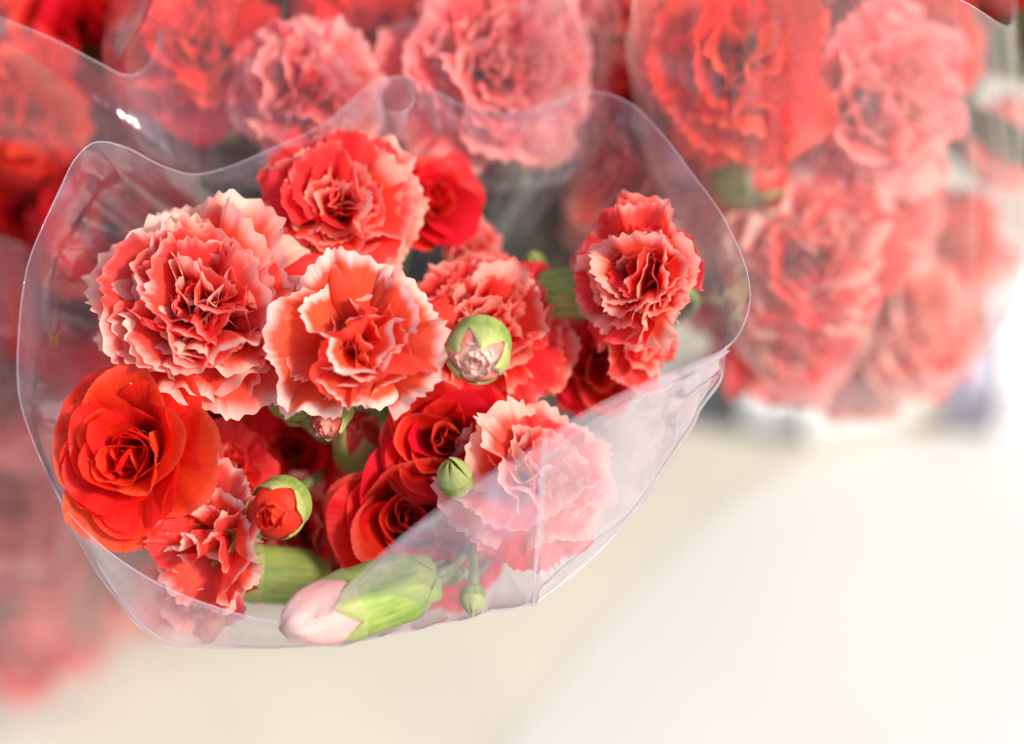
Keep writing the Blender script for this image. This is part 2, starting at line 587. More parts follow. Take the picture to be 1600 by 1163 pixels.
def carnation(px, py, dz, rpx, axis, kind, mat, n, label, foot, seed, group=None, hi=True, squash=1.0, opening=1.0, roll=0.0,
              calyx=True, qmin=0.0, bigger=1.0, leaves=1, stem=True, wild=1.0, far=False):
    rng = random.Random(seed)
    ax = view_axis(*axis)
    L = rpx / FPX * (FOCUS + dz) / 0.86
    q = ax.to_track_quat('Z', 'Y') @ Quaternion((0, 0, 1), roll)
    base = P(px, py, dz) - ax * (0.42 * L)
    root = empty('carnation', base, label, 'carnation', group, q)
    az = rng.uniform(0, 6.28)
    for i in range(n):
        f = (i + 0.5) / n
        f = qmin + (1 - qmin) * f
        cls = min(5, int((f ** .85) * 6))
        me = rng.choice(petal_pool(kind, cls, hi))
        az += 2.39996 + wild * rng.uniform(-.35, .35)
        ln = KIND[kind]['ln'][cls] * L * rng.uniform(1 - .12 * wild, 1 + .08 * wild) * bigger
        if rng.random() < .12 and 0 < cls < 5:
            ln *= 1.1
        rot = Quaternion((0, 0, 1), az) @ Quaternion((0, 1, 0), wild * rng.uniform(-.2, .2) * (.5 + .7 * f) + (opening - 1) * .8 * f) @ Quaternion((1, 0, 0), wild * rng.uniform(-.26, .26)) @ Quaternion((0, 0, 1), rng.uniform(-.25, .25))
        off = Vector((math.cos(az), math.sin(az), 0)) * (0.05 * L * (0.3 + f) if 'off' not in KIND[kind] else KIND[kind]['off'][cls] * L * rng.uniform(.75, 1.25)) + Vector((0, 0, .03 * L * rng.uniform(-1, 1) - .04 * L * f))
        flip = -1 if rng.random() < .5 else 1
        wf = ((.50, .66, .82, .93, 1, 1) if kind != 'rose' else (.5, .62, .8, .95, 1, 1))[cls]
        obj('petal', me, PM[mat], root, Matrix.LocRotScale(off, rot, (ln * squash, ln * flip * wf, ln)))
    if calyx:
        R = 0.20 * L
        H = 0.72 * L
        cx = obj('calyx', calyx_mesh('calyx', R, H, 1.05), M_CALYX, root, Matrix.Translation((0, 0, -.52 * L)))
        sm = sepal_mesh('sepal', R * 1.06, .26 * L, .18 * L, -.25, .60)
        for k in range(5):
            obj('sepal', sm, M_SEPAL, root, Matrix.Rotation(k * 2 * math.pi / 5 + .3, 4, 'Z'))
    if stem:
        add_stem(root, base - ax * (.52 * L), ax, foot, 0.0019, rng, leaves, lf=(.03, .045) if not far else (.05, .085))
    return root


def bud(px, py, dz, rpx, lpx, axis, label, foot, seed, mat='blush', state='opening', group=None, roll=0.0, stem=True, leaves=1,
        cal=None, sep=None, out=None, fill=.5):
    """px,py = middle of the calyx; rpx = its radius, lpx = its length along the axis"""
    rng = random.Random(seed)
    ax = view_axis(*axis)
    k = (FOCUS + dz) / FPX
    R, L = rpx * k, lpx * k
    q = ax.to_track_quat('Z', 'Y') @ Quaternion((0, 0, 1), roll)
    base = P(px, py, dz) - ax * (L * .5)
    root = empty('carnation_bud', base, label, 'flower bud', group, q)
    cal = cal or M_CALYX
    sep = sep or M_SEPAL
    if state == 'closed':
        tube, sl, lean = .50, .56, .93
    elif state == 'opening':
        tube, sl, lean = .66, .34, .44
    else:
        tube, sl, lean = .76, .26, .14
    obj('calyx', calyx_mesh('calyx', R, L * tube, 1.0), cal, root)
    for j in range(5):
        sm = sepal_mesh('sepal', R * 1.0, L * sl * rng.uniform(.88, 1.1), L * (tube - .03), lean * rng.uniform(.8, 1.15) if state != 'closed' else lean, .66, 1.6 if state != 'closed' else 5.0)
        obj('sepal', sm, sep, root, Matrix.Rotation(j * 2 * math.pi / 5 + rng.uniform(-.08, .08), 4, 'Z'))
    for j in range(4):                                       # scale-like bracts at the calyx base
        sm = sepal_mesh('bract', R * .66, L * .17, L * .02, -.42 if j % 2 else -.36, .60)
        obj('bract', sm, cal, root, Matrix.Rotation(j * math.pi / 2 + .4, 4, 'Z'))
    if state != 'closed':
        hh = L * (out or (1.0 if state == 'opening' else 1.18))
        z0 = L * .45
        up = (hh - L * tube) * fill
        prof = [(R * .90, z0), (R * .94, L * tube)] + [(R * .94 * math.sqrt(max(0, 1 - (k / 9) ** 2.2)) + .00005, L * tube + up * k / 9) for k in range(1, 10)]
        cm = lathe_mesh('rolled_petals', prof, 40)
        for v in cm.vertices:                                # the tight swirl of folded petals
            a = math.atan2(v.co.y, v.co.x)
            rr = math.hypot(v.co.x, v.co.y) / R
            t = max(0, (v.co.z - L * tube) / max(1e-6, hh - L * tube))
            k = 1 + .10 * t * math.sin(3 * a + 7 * rr + seed) + .06 * t * math.sin(7 * a - 5 * rr)
            v.co.x *= k
            v.co.y *= k
            v.co.z += R * .05 * t * math.sin(4 * a + 9 * rr)
        obj('rolled_petals', cm, PM[mat], root)
        n = 18 if fill < .8 else 0
        az = rng.uniform(0, 6)
        for i in range(n):
            f = i / max(1, n - 1)
            cls = min(5, int(f * 6))
            me = rng.choice(petal_pool('bud', cls, True))
            az += 2.39996 + rng.uniform(-.3, .3)
            h = L * (out or (1.0 if state == 'opening' else 1.18)) * (1 - .14 * f) * rng.uniform(.93, 1.05)
            wsc = R * (.85 + .55 * f)
            off = Vector((math.cos(az), math.sin(az), 0)) * R * (.10 + .58 * f)
            obj('petal', me, PM[mat], root, Matrix.LocRotScale(off, Quaternion((0, 0, 1), az) @ Quaternion((0, 1, 0), rng.uniform(-.06, .06)), (wsc * .9, wsc, h)))
    if stem:
        add_stem(root, base, ax, foot, 0.0016, rng, leaves, reach=.03)
    return root


# ------------------------------------------------------------------ the setting
gr = obj('ground', mesh_from('ground', [(-40, -40, 0), (40, -40, 0), (40, 40, 0), (-40, 40, 0)], [(0, 1, 2, 3)], [(0, 0), (1, 0), (1, 1), (0, 1)], False), M_PAVE)
gr['kind'] = 'structure'
gr['label'] = 'pale paving under the flower display'


def platform():
    z = 0.007
    edge = [(2100, 628), (1900, 636), (1700, 646), (1560, 656), (1440, 668), (1330, 690), (1230, 728), (1140, 782), (1060, 850), (980, 930), (900, 1020), (820, 1120), (740, 1230), (640, 1380)]
    ctrl = [on_level(x, y, z) for x, y in edge]
    # smooth the outline
    pts = []
    for i in range(len(ctrl) - 1):
        p0 = ctrl[max(i - 1, 0)]
        p1, p2 = ctrl[i], ctrl[i + 1]
        p3 = ctrl[min(i + 2, len(ctrl) - 1)]
        for j in range(5):
            t = j / 5
            pts.append(0.5 * ((2 * p1) + (p2 - p0) * t + (2 * p0 - 5 * p1 + 4 * p2 - p3) * t * t + (3 * p1 - p0 - 3 * p2 + p3) * t ** 3))
    pts.append(ctrl[-1])
    far = [Vector((pts[-1].x, -1.2, z)), Vector((pts[0].x, -1.2, z))]
    loop = pts + far
    n = len(loop)
    area = sum(loop[k].x * loop[(k + 1) % n].y - loop[(k + 1) % n].x * loop[k].y for k in range(n))
    inward = {}
    for k, p in enumerate(loop):
        e1 = (p - loop[k - 1]).normalized()
        e2 = (loop[(k + 1) % n] - p).normalized()
        t = (e1 + e2).normalized()
        inward[id(p)] = Vector((-t.y, t.x, 0)) * (1 if area > 0 else -1)
    vs = []
    prof = [(0.10, 0.0), (0.075, -0.0004), (0.045, -0.0018), (0.018, -0.0042), (0.0, -(z - .001))]
    for ins, dzz in prof:
        for p in loop:
            vs.append(Vector((p.x, p.y, z + dzz)) + inward[id(p)] * ins)
    f = grid_faces(len(prof), n, True)
    c0 = (pts[0] + pts[-1] + far[0] + far[1]) / 4
    vs.append(Vector((c0.x, c0.y, z)))
    f += [((k + 1) % n, k, len(vs) - 1) for k in range(n)]
    pm = mesh_from('display_platform', vs, f, None, True)
    o = obj('display_platform', pm, M_WHITE)
    tag(o, 'low white round-cornered display platform on the paving', 'platform')


platform()


def carton(px, py, sx, sy, h, rz, label, mat, name, cat, group=None):
    p = on_level(px, py, 0.002)
    root = empty(name, p, label, cat, group, Quaternion((0, 0, 1), rz))
    t = .003
    def boxmesh(nm, x0, x1, y0, y1, z0, z1):
        v = [(x, y, z) for z in (z0, z1) for y in (y0, y1) for x in (x0, x1)]
        return mesh_from(nm, v, [(0, 2, 3, 1), (4, 5, 7, 6), (0, 1, 5, 4), (2, 6, 7, 3), (0, 4, 6, 2), (1, 3, 7, 5)], None, False)
    obj('body', boxmesh('body', -sx / 2, sx / 2, -sy / 2, sy / 2, 0, h), mat, root)
    obj('lid', boxmesh('lid', -sx / 2 - t, sx / 2 + t, -sy / 2 - t, sy / 2 + t, h + .001, h + .022), mat, root)
    return root


def tub(px, py, r, h, label, mat, name, cat):
    p = on_level(px, py, 0.002)
    root = empty(name, p, label, cat)
    obj('body', lathe_mesh('body', [(0.001, 0), (r * .8, 0), (r * .86, h * .1), (r, h * .8), (r * .97, h * .82), (r * .94, h * .8)], 24), mat, root)
    obj('lid', lathe_mesh('lid', [(r * 1.04, h * .78), (r * 1.05, h * .9), (r * .98, h * .93), (r * .3, h * .93), (.001, h * .93)], 24), mat, root)


carton(1578, 600, .034, .06, .03, .1, 'tall white carton standing on sunlit paving beside the mauve box', M_CARTON, 'carton', 'carton')
carton(1537, 500, .022, .03, .025, .3, 'small white carton on the paving behind the tall carton', M_CARTON, 'carton', 'carton')
carton(1198, 636, .022, .03, .016, -.1, 'white carton on the paving below the blurred pink carnations', M_CARTON, 'carton', 'carton')
carton(1350, 640, .07, .025, .012, .2, 'low flat white carton on the paving beside the yellow tub', M_CARTON, 'carton', 'carton')
carton(1504, 612, .016, .04, .03, 0, 'narrow mauve box standing between white cartons', M_MAUVE, 'mauve_box', 'box')
tub(1430, 636, .012, .03, 'small yellow lidded tub on the paving', M_YELLOW, 'yellow_tub', 'tub')


def lay_shade_sheet():  # dark sheet added on the paving, its colour stands in for shade between bouquets
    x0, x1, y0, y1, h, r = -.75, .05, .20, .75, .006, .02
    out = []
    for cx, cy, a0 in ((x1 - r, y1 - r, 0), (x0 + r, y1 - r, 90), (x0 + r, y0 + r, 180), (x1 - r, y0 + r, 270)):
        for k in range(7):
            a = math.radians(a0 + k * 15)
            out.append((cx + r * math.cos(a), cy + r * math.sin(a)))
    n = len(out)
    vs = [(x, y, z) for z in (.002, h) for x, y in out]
    o = obj('shade_sheet', mesh_from('shade_sheet', vs, grid_faces(2, n, True) + [tuple(range(n, 2 * n))], None, False), M_SHADE_SHEET)
    tag(o, 'added dark sheet standing in for the shade between the bouquets', 'mat')


M_SHADE_SHEET = plain_mat('painted_gap_shade', (0.030, 0.026, 0.022), (0.055, 0.047, 0.038), 30.0, 0.8, 0.2, 0.3)
lay_shade_sheet()


# ------------------------------------------------------------------ buckets the bouquets stand in
def bucket(foot, r, h, mat, label):
    loc = Vector((foot.x, foot.y, 0.0065 if mat is M_BUCKET else 0.001))
    root = empty('flower_bucket', loc, label, 'bucket')
    w = r * .06
    obj('body', lathe_mesh('body', [(.001, 0), (r * .74, 0), (r * .78, .004), (r, h), (r - w, h), (r * .74 - w, .012), (.001, .012)], 40), mat, root)
    obj('rim', lathe_mesh('rim', [(r + .0005, h - .012), (r + .006, h - .010), (r + .007, h), (r + .003, h + .004), (r - w, h + .003)], 40), mat, root)


FOOT_MAIN = P(610, 650, .365)
FOOT_BL = Vector((-.20, .34, .10))
FOOT_BM = Vector((-.035, .35, .10))
FOOT_BR = Vector((.125, .375, .10))
FOOT_L = Vector((-.245, .20, .04))
bucket(FOOT_MAIN, .058, .20, M_BUCKET2, 'grey plastic flower bucket under the front bouquet')
bucket(FOOT_BL, .085, .20, M_BUCKET, 'dark plastic flower bucket under the upper left bouquet')
bucket(FOOT_BM, .080, .20, M_BUCKET, 'dark plastic flower bucket under the middle back bouquet')
bucket(FOOT_BR, .040, .10, M_BUCKET2, 'grey plastic flower bucket under the right back bouquet')

# ------------------------------------------------------------------ front bouquet: carnations
G1 = 'carnations in the front bouquet'
FB = [
    # px, py, dz, r, axis, kind, mat, n, seed, kwargs, label
    (318, 478, .012, 172, (-.05, .42, .90), 'frill', 'broad', 46, 61, {}, 'largest frilly coral carnation with broad pale pink petal edges'),
    (535, 322, .034, 122, (.05, .22, .95), 'frill', 'mid', 30, 12, {}, 'coral red carnation with pink edges behind the largest pale-edged one'),
    (560, 535, -.006, 132, (.12, .30, .92), 'loose', 'orange', 20, 13, {'wild': 1.8}, 'orange-coral carnation with white toothed rims at the bouquet centre'),
    (675, 316, .050, 74, (.28, .25, .92), 'rose', 'crimson', 24, 14, {}, 'small bright red carnation tucked behind the pink-edged coral one'),
    (768, 516, .034, 128, (.15, .12, .97), 'frill', 'mid', 34, 15, {}, 'dense coral carnation with frilled edges behind the half-open bud'),
    (1000, 432, .018, 116, (-.58, .15, .80), 'frill', 'mid', 28, 16, {'wild': 1.2}, 'coral carnation facing sideways beside the clear film'),
    (208, 710, .004, 130, (-.22, .04, .97), 'rose', 'scarlet', 36, 17, {'wild': .7, 'qmin': .06}, 'large smooth scarlet carnation like a rose, low in the bouquet'),
    (700, 690, .022, 104, (.10, .12, .98), 'rose', 'crimson', 32, 18, {}, 'crimson carnation behind the small closed green bud'),
    (640, 812, .026, 122, (.06, .08, .99), 'rose', 'crimson', 34, 19, {}, 'crimson carnation partly under the front film, above the large green calyx'),
    (832, 746, .010, 119, (.08, .45, .86), 'loose', 'broad', 24, 20, {'wild': 1.4}, 'pale coral carnation pressed behind the creased front film'),
    (328, 850, .000, 116, (-.50, -.15, .83), 'loose', 'broad', 12, 21, {'wild': 1.9}, 'coral carnation with toothed pink edges beside the red bud'),
    (300, 932, .016, 72, (-.25, -.55, .78), 'loose', 'pink', 14, 31, {}, 'salmon carnation under the lower left film edge'),
    (735, 385, .060, 52, (.2, .2, .95), 'frill', 'pink', 18, 22, {}, 'small blurred pink carnation below the small red one'),
    (455, 705, .068, 92, (.0, .0, 1), 'rose', 'crimson', 24, 23, {}, 'dark red carnation deep in the shade at the bouquet centre'),
    (470, 835, .052, 96, (.0, .0, 1), 'frill', 'mid', 24, 24, {}, 'shaded red carnation flecked pink between the red bud and the crimson carnation'),
    (935, 575, .055, 84, (.2, .0, .98), 'frill', 'crimson', 24, 25, {}, 'dark crimson carnation under the sideways coral one'),
    (1000, 540, .034, 70, (.55, -.35, .8), 'loose', 'mid', 12, 26, {}, 'coral carnation petals below the sideways carnation by the film'),
    (370, 735, .030, 66, (.1, .1, .98), 'frill', 'mid', 16, 27, {}, 'small pink-edged carnation beside the large scarlet one'),
    (560, 915, .050, 70, (0, -.2, .97), 'frill', 'pink', 16, 28, {}, 'salmon pink carnation half hidden between the two green calyces'),
    (700, 870, .045, 80, (.1, -.2, .97), 'rose', 'crimson', 20, 29, {}, 'dark red carnation behind the front film beside the large green calyx'),
    (330, 650, .060, 80, (0, 0, 1), 'rose', 'scarlet', 18, 30, {}, 'scarlet carnation behind the largest pale-edged one'),
]
for (px, py, dz, r, ax, kind, mat, n, seed, kw, label) in FB:
    carnation(px, py, dz, r, ax, kind, mat, n, label, FOOT_MAIN, seed, G1, True, **kw)

# buds of the front bouquet
G2 = 'buds in the front bouquet'
bud(748, 548, -.012, 49, 112, (-.12, -.42, .88), 'round green bud half open with pale pink petals', FOOT_MAIN, 41, 'blush', 'opening', G2)
bud(438, 792, -.004, 46, 96, (-.18, -.22, .95), 'half-open bud with red petals in green sepals', FOOT_MAIN, 42, 'scarlet', 'open', G2, roll=.5, out=1.3)
bud(709, 741, -.006, 27, 78, (-.15, .62, .75), 'small closed pale green bud before the crimson carnation', FOOT_MAIN, 43, 'blush', 'closed', G2)
bud(738, 940, -.004, 20, 52, (-.05, -.80, .58), 'tiny closed green bud by the lower film crease', FOOT_MAIN, 44, 'blush', 'closed', G2)
bud(592, 930, -.010, 56, 190, (-.90, -.28, .32), 'large pale green calyx with pink petals emerging, behind the front film', FOOT_MAIN, 45, 'palebud', 'open', G2, leaves=0, out=1.40, fill=.96)
bud(438, 900, .034, 46, 150, (-.95, .10, .25), 'plump green calyx below the half-open red bud', FOOT_MAIN, 46, 'mid', 'open', G2, leaves=0)
bud(445, 595, .016, 42, 150, (-.30, .72, .60), 'green bud with red petals left of the central orange-coral carnation', FOOT_MAIN, 47, 'mid', 'open', G2)
bud(520, 648, .012, 28, 84, (-.3, -.5, .8), 'small pink-tipped bud under the central orange-coral carnation', FOOT_MAIN, 48, 'pink', 'open', G2)
bud(562, 690, .042, 42, 120, (.05, .55, .80), 'blurred olive green calyx below the central carnation', FOOT_MAIN, 49, 'mid', 'opening', G2)
bud(192, 540, .030, 26, 84, (-.45, .45, .75), 'small red-tipped bud between the largest carnation and the scarlet one', FOOT_MAIN, 50, 'mid', 'open', G2)
bud(886, 458, .036, 40, 120, (.92, .05, .38), 'olive green calyx beside the sideways coral carnation', FOOT_MAIN, 51, 'mid', 'open', G2, leaves=0)
bud(835, 410, .048, 18, 50, (-.3, .5, .8), 'tiny green bud above the olive green calyx', FOOT_MAIN, 52, 'blush', 'closed', G2)
bud(690, 895, .012, 20, 64, (-.9, .1, .4), 'slender green bud behind the large pale calyx', FOOT_MAIN, 53, 'blush', 'closed', G2)

# ------------------------------------------------------------------ back bouquets
G3 = 'blurred carnations of the back bouquets'
BB = [
    # upper left bouquet
    (150, 55, .135, 120, (-.1, .1, 1), 'rose', 'crimson', 24, 'BL', 'dull red carnation behind the folded purple film'),
    (35, 175, .105, 105, (-.3, .1, .95), 'rose', 'scarlet', 24, 'BL', 'bright red carnation below the folded purple film'),
    (40, 330, .16, 90, (-.2, .0, 1), 'frill', 'crimson', 24, 'BL', 'dark red carnation left of the front wrap'),
    (130, 215, .15, 90, (0, 0, 1), 'frill', 'crimson', 22, 'BL', 'dark crimson carnation between two folds of film'),
    (185, 345, .13, 118, (0, 0, 1), 'frill', 'crimson', 22, 'BL', 'red carnation seen through the tall left film of the front wrap'),
    (120, 470, .17, 105, (0, 0, 1), 'rose', 'crimson', 22, 'BL', 'dark red carnation low behind the left film of the front wrap'),
    (60, -40, .15, 90, (0, 0, 1), 'frill', 'pink', 22, 'BL', 'pink carnation beyond the dull red one'),
    (100, 120, .20, 110, (0, 0, 1), 'frill', 'crimson', 22, 'BL', 'deep red carnation low under the dull red one'),
    (250, 210, .19, 90, (0, 0, 1), 'rose', 'crimson', 20, 'BL', 'shaded crimson carnation beside the small green bud'),
    (-10, 440, .20, 90, (0, 0, 1), 'frill', 'crimson', 20, 'BL', 'shaded crimson carnation lowest of the upper left bouquet'),
    # middle back bouquet
    (400, 60, .17, 90, (0, 0, 1), 'rose', 'crimson', 20, 'BM', 'crimson carnation between the scarlet and the salmon one'),
    (600, 110, .18, 95, (0, 0, 1), 'rose', 'crimson', 20, 'BM', 'shaded crimson carnation between the two salmon pink ones'),
    (545, 235, .19, 80, (0, 0, 1), 'frill', 'crimson', 20, 'BM', 'shaded red carnation under the salmon pink one'),
    (720, 250, .20, 80, (0, 0, 1), 'rose', 'crimson', 20, 'BM', 'shaded crimson carnation under the big salmon one'),
    (318, 75, .085, 108, (-.1, .1, 1), 'rose', 'scarlet', 28, 'BM', 'round scarlet carnation behind scuffed film'),
    (478, 140, .070, 112, (.05, .05, 1), 'frill', 'pink', 32, 'BM', 'salmon pink carnation next to the round scarlet one'),
    (590, 20, .125, 110, (0, .2, .95), 'rose', 'scarlet', 24, 'BM', 'coral red carnation beyond the salmon pink one'),
    (455, -10, .150, 100, (0, .2, .95), 'frill', 'mid', 22, 'BM', 'red carnation far back behind scuffed film'),
    (778, 108, .080, 138, (.05, .0, 1), 'frill', 'pink', 44, 'BM', 'big frilly salmon pink carnation behind the rolled film edge'),
    (650, 200, .130, 80, (0, -.2, .95), 'rose', 'crimson', 20, 'BM', 'red carnation seen through the rolled film edge'),
    (720, 10, .160, 110, (0, 0, 1), 'frill', 'crimson', 22, 'BM', 'deep red carnation beyond the big salmon one'),
    (880, -10, .14, 80, (0, 0, 1), 'frill', 'pink', 22, 'BM', 'pink carnation at the far edge of the middle back bouquet'),
    # right back bouquet
    (1150, 95, .070, 128, (.05, -.15, .97), 'rose', 'scarlet', 36, 'BR', 'large scarlet carnation behind hazy film'),
    (1005, 205, .115, 98, (-.15, -.1, .97), 'rose', 'crimson', 26, 'BR', 'crimson carnation behind the right shoulder of the front film'),
    (1238, 175, .100, 66, (.0, -.2, .97), 'rose', 'crimson', 22, 'BR', 'small red carnation below the large scarlet one'),
    (1365, 165, .100, 135, (.25, -.1, .95), 'frill', 'pink', 36, 'BR', 'large salmon pink carnation beside the scarlet one'),
    (1435, 55, .140, 92, (.2, .1, .95), 'rose', 'crimson', 22, 'BR', 'blurred red carnation beyond the large salmon pink one'),
    (1020, 330, .130, 105, (-.1, -.2, .97), 'frill', 'mid', 26, 'BR', 'pink-flecked red carnation seen through the right film'),
    (1262, 400, .105, 125, (.1, .1, .97), 'frill', 'broad', 34, 'BR', 'pale pink carnation standing highest beside the right film'),
    (1225, 530, .150, 105, (.1, -.3, .95), 'frill', 'pink', 26, 'BR', 'pink carnation hanging lowest over the sunlit paving'),
    (1385, 315, .145, 98, (.3, -.1, .95), 'frill', 'pink', 26, 'BR', 'soft pink carnation under the large salmon pink one'),
    (1430, 510, .190, 112, (.4, -.2, .9), 'frill', 'broad', 24, 'BR', 'faded pink carnation veiled by white hazy film'),
    (1360, 570, .200, 80, (.3, -.4, .85), 'frill', 'pink', 22, 'BR', 'faded pink carnation below the white hazy film'),
    (1580, 235, .200, 66, (.4, -.1, .9), 'frill', 'pink', 20, 'BR', 'lone pink carnation beside the pale green stems'),
    (1120, 430, .170, 95, (-.1, -.2, .95), 'frill', 'mid', 22, 'BR', 'red-pink carnation behind the right edge of the front film'),
    (1300, 15, .160, 100, (0, 0, 1), 'frill', 'pink', 22, 'BR', 'pink carnation beyond the large scarlet one'),
    (960, 20, .150, 85, (0, 0, 1), 'frill', 'mid', 22, 'BR', 'pink-red carnation between the two back bouquets'),
    (1560, 20, .190, 80, (.2, 0, 1), 'rose', 'crimson', 20, 'BR', 'red carnation at the far end of the right bouquet'),
    (1040, 20, .20, 100, (0, 0, 1), 'frill', 'crimson', 20, 'BR', 'shaded red carnation left of the large scarlet one'),
    (1300, 280, .19, 90, (0, 0, 1), 'rose', 'crimson', 20, 'BR', 'shaded crimson carnation between the salmon and pale pink ones'),
    (1090, 330, .20, 90, (0, 0, 1), 'frill', 'crimson', 20, 'BR', 'shaded crimson carnation below the fat olive bud'),
    (1330, 470, .20, 90, (.2, -.2, .95), 'frill', 'pink', 20, 'BR', 'pink carnation filling the low middle of the right bouquet'),
    (1490, 400, .23, 85, (.3, -.2, .9), 'frill', 'broad', 20, 'BR', 'pale pink carnation at the low right end of the right bouquet'),
    # low left bouquet
    (60, 560, .26, 90, (0, 0, 1), 'frill', 'mid', 20, 'L', 'red-pink carnation at the upper right of the low left bouquet'),
    (70, 650, .28, 90, (0, 0, 1), 'frill', 'pink', 20, 'L', 'dusky pink carnation near the front wrap in the low left bouquet'),
    (60, 840, .33, 100, (0, 0, 1), 'frill', 'pink', 20, 'L', 'dusky pink carnation low in the low left bouquet'),
    (10, 620, .235, 110, (.1, .1, 1), 'frill', 'pink', 24, 'L', 'blurred pink carnation of the low left bouquet'),
    (15, 790, .25, 105, (.1, .0, 1), 'frill', 'broad', 24, 'L', 'blurred pale pink carnation lowest of the left bouquet'),
    (85, 720, .31, 100, (.0, .0, 1), 'rose', 'crimson', 22, 'L', 'dark red carnation in the shade beside the front wrap'),
    (20, 885, .40, 105, (.0, .0, 1), 'frill', 'pink', 22, 'L', 'blurred pink carnation near the ground below the pale pink one'),
    (130, 850, .43, 110, (.0, .0, 1), 'frill', 'crimson', 22, 'L', 'shaded pink-red carnation near the ground beside the front wrap'),  # darker crimson petals put the shade down here into the colour
    (90, 960, .43, 90, (.0, .0, 1), 'frill', 'crimson', 20, 'L', 'dim crimson carnation nearest the grey paving'),  # crimson again in place of shade
    (150, 770, .38, 90, (0, 0, 1), 'frill', 'pink', 20, 'L', 'dusky pink carnation close under the left side of the front wrap'),
    (175, 905, .42, 90, (0, 0, 1), 'frill', 'mid', 20, 'L', 'dusky red-pink carnation close under the lower left of the front wrap'),
    (30, 1000, .43, 95, (0, 0, 1), 'frill', 'broad', 20, 'L', 'dusky pale carnation on the paving side of the low left bouquet'),
    (-60, 480, .28, 100, (.0, .0, 1), 'rose', 'crimson', 20, 'L', 'dark crimson carnation at the top of the low left bouquet'),
]
FT = {'BL': FOOT_BL, 'BM': FOOT_BM, 'BR': FOOT_BR, 'L': FOOT_L}
for i, (px, py, dz, r, ax, kind, mat, n, bq, label) in enumerate(BB):
    rt = random.Random(900 + i)
    if kind == 'rose' and i % 5:
        kind = 'frill'
    n = n + 10
    ax = (ax[0] + rt.uniform(-.32, .32), ax[1] + rt.uniform(-.3, .35), ax[2])
    carnation(px, py, dz, r * rt.uniform(.98, 1.15), ax, kind, mat, n, label, FT[bq], 200 + i, G3, hi=True, far=True, leaves=8, wild=1.4 if kind != 'rose' else 1.0)

G4 = 'blurred buds of the back bouquets'
bud(1172, 270, .10, 52, 120, (.55, .30, .80), 'fat olive bud with red star-shaped petal tip', FOOT_BR, 71, 'mid', 'open', G4)
bud(1078, 150, .11, 42, 110, (-.1, -.1, .98), 'round brownish green bud beside the crimson carnation', FOOT_BR, 72, 'mid', 'closed', G4)
bud(1102, 192, .10, 20, 55, (.1, -.1, .98), 'tiny pale bud under the round brownish one', FOOT_BR, 73, 'mid', 'closed', G4)
bud(1290, 550, .17, 34, 95, (.1, .75, .6), 'dull green calyx hanging over the sunlit paving', FOOT_BR, 74, 'pink', 'open', G4)
bud(1040, 85, .13, 26, 70, (.1, .1, .98), 'small ochre bud beside the large scarlet carnation', FOOT_BR, 75, 'mid', 'closed', G4)
bud(810, 250, .14, 36, 95, (.2, .3, .9), 'olive bud below the big salmon pink carnation', FOOT_BM, 76, 'mid', 'closed', G4)
bud(355, 185, .12, 28, 80, (.2, .3, .9), 'small green bud below the round scarlet carnation', FOOT_BM, 77, 'mid', 'closed', G4)
bud(1175, 455, .12, 18, 50, (.2, .3, .9), 'tiny green bud against the pale pink carnation', FOOT_BR, 78, 'mid', 'closed', G4)


M_SPRIG = green_mat('sprig_olive', (0.035, 0.042, 0.014), (0.095, 0.085, 0.035), 0.25, 10)
SPRIG_LEAVES = [leaf_mesh('leaf', 1.0, 0.13, b, i) for i, b in enumerate((0.4, 0.8, 1.2))]


def sprig(px, py, dz, size, foot, label, seed):
    rng = random.Random(seed)
    tip = P(px, py, dz)
    root = empty('leafy_sprig', foot, label, 'foliage', 'leafy sprigs in the back bouquets')
    inv = root.matrix_basis.inverted()
    d = (tip - foot)
    pts = bez(foot, foot + Vector((0, 0, .1)), tip - d * .3, tip, 24)
    obj('stem', tube_mesh('stem', [inv @ p for p in pts], [.0016] * 24, 6), M_SPRIG, root)
    for j in range(26):
        i = rng.randint(12, 22)
        t = (pts[i + 1] - pts[i - 1]).normalized()
        q = t.to_track_quat('Z', 'X') @ Quaternion((0, 0, 1), j * 2.4 + rng.uniform(-.3, .3)) @ Quaternion((0, 1, 0), rng.uniform(.2, .8))
        sc = size * rng.uniform(.7, 1.2)
        obj('leaf', rng.choice(SPRIG_LEAVES), M_SPRIG, root, inv @ Matrix.LocRotScale(pts[i], q, (sc, sc, sc)))


sprig(830, 265, .135, .045, FOOT_BM, 'olive leafy sprig below the big frilly salmon carnation', 91)
sprig(900, 330, .15, .045, FOOT_BM, 'dark olive leafy sprig behind the tiny green bud', 92)
sprig(330, 225, .13, .040, FOOT_BM, 'olive leafy sprig below the round scarlet carnation', 93)
sprig(1130, 215, .15, .040, FOOT_BR, 'olive leafy sprig beside the fat bud with a red tip', 94)
sprig(1510, 180, .16, .050, FOOT_BR, 'olive leafy sprig right of the large salmon pink carnation', 95)
sprig(1530, 90, .17, .050, FOOT_BR, 'olive leafy sprig right of the blurred red carnation', 96)
sprig(960, 250, .17, .045, FOOT_BR, 'dark olive leafy sprig between the two back bouquets', 97)
sprig(190, 180, .16, .045, FOOT_BL, 'olive leafy sprig behind the folded film', 98)

# ------------------------------------------------------------------ clear film wraps
def catmull_closed(C, m):
    C = np.asarray(C)
    K = len(C)
    out = []
    for i in range(K):
        p0, p1, p2, p3 = C[(i - 1) % K], C[i], C[(i + 1) % K], C[(i + 2) % K]
        for j in range(m):
            t = j / m
            out.append(0.5 * ((2 * p1) + (p2 - p0) * t + (2 * p0 - 5 * p1 + 4 * p2 - p3) * t * t + (3 * p1 - p0 - 3 * p2 + p3) * t ** 3))
    return np.array(out)


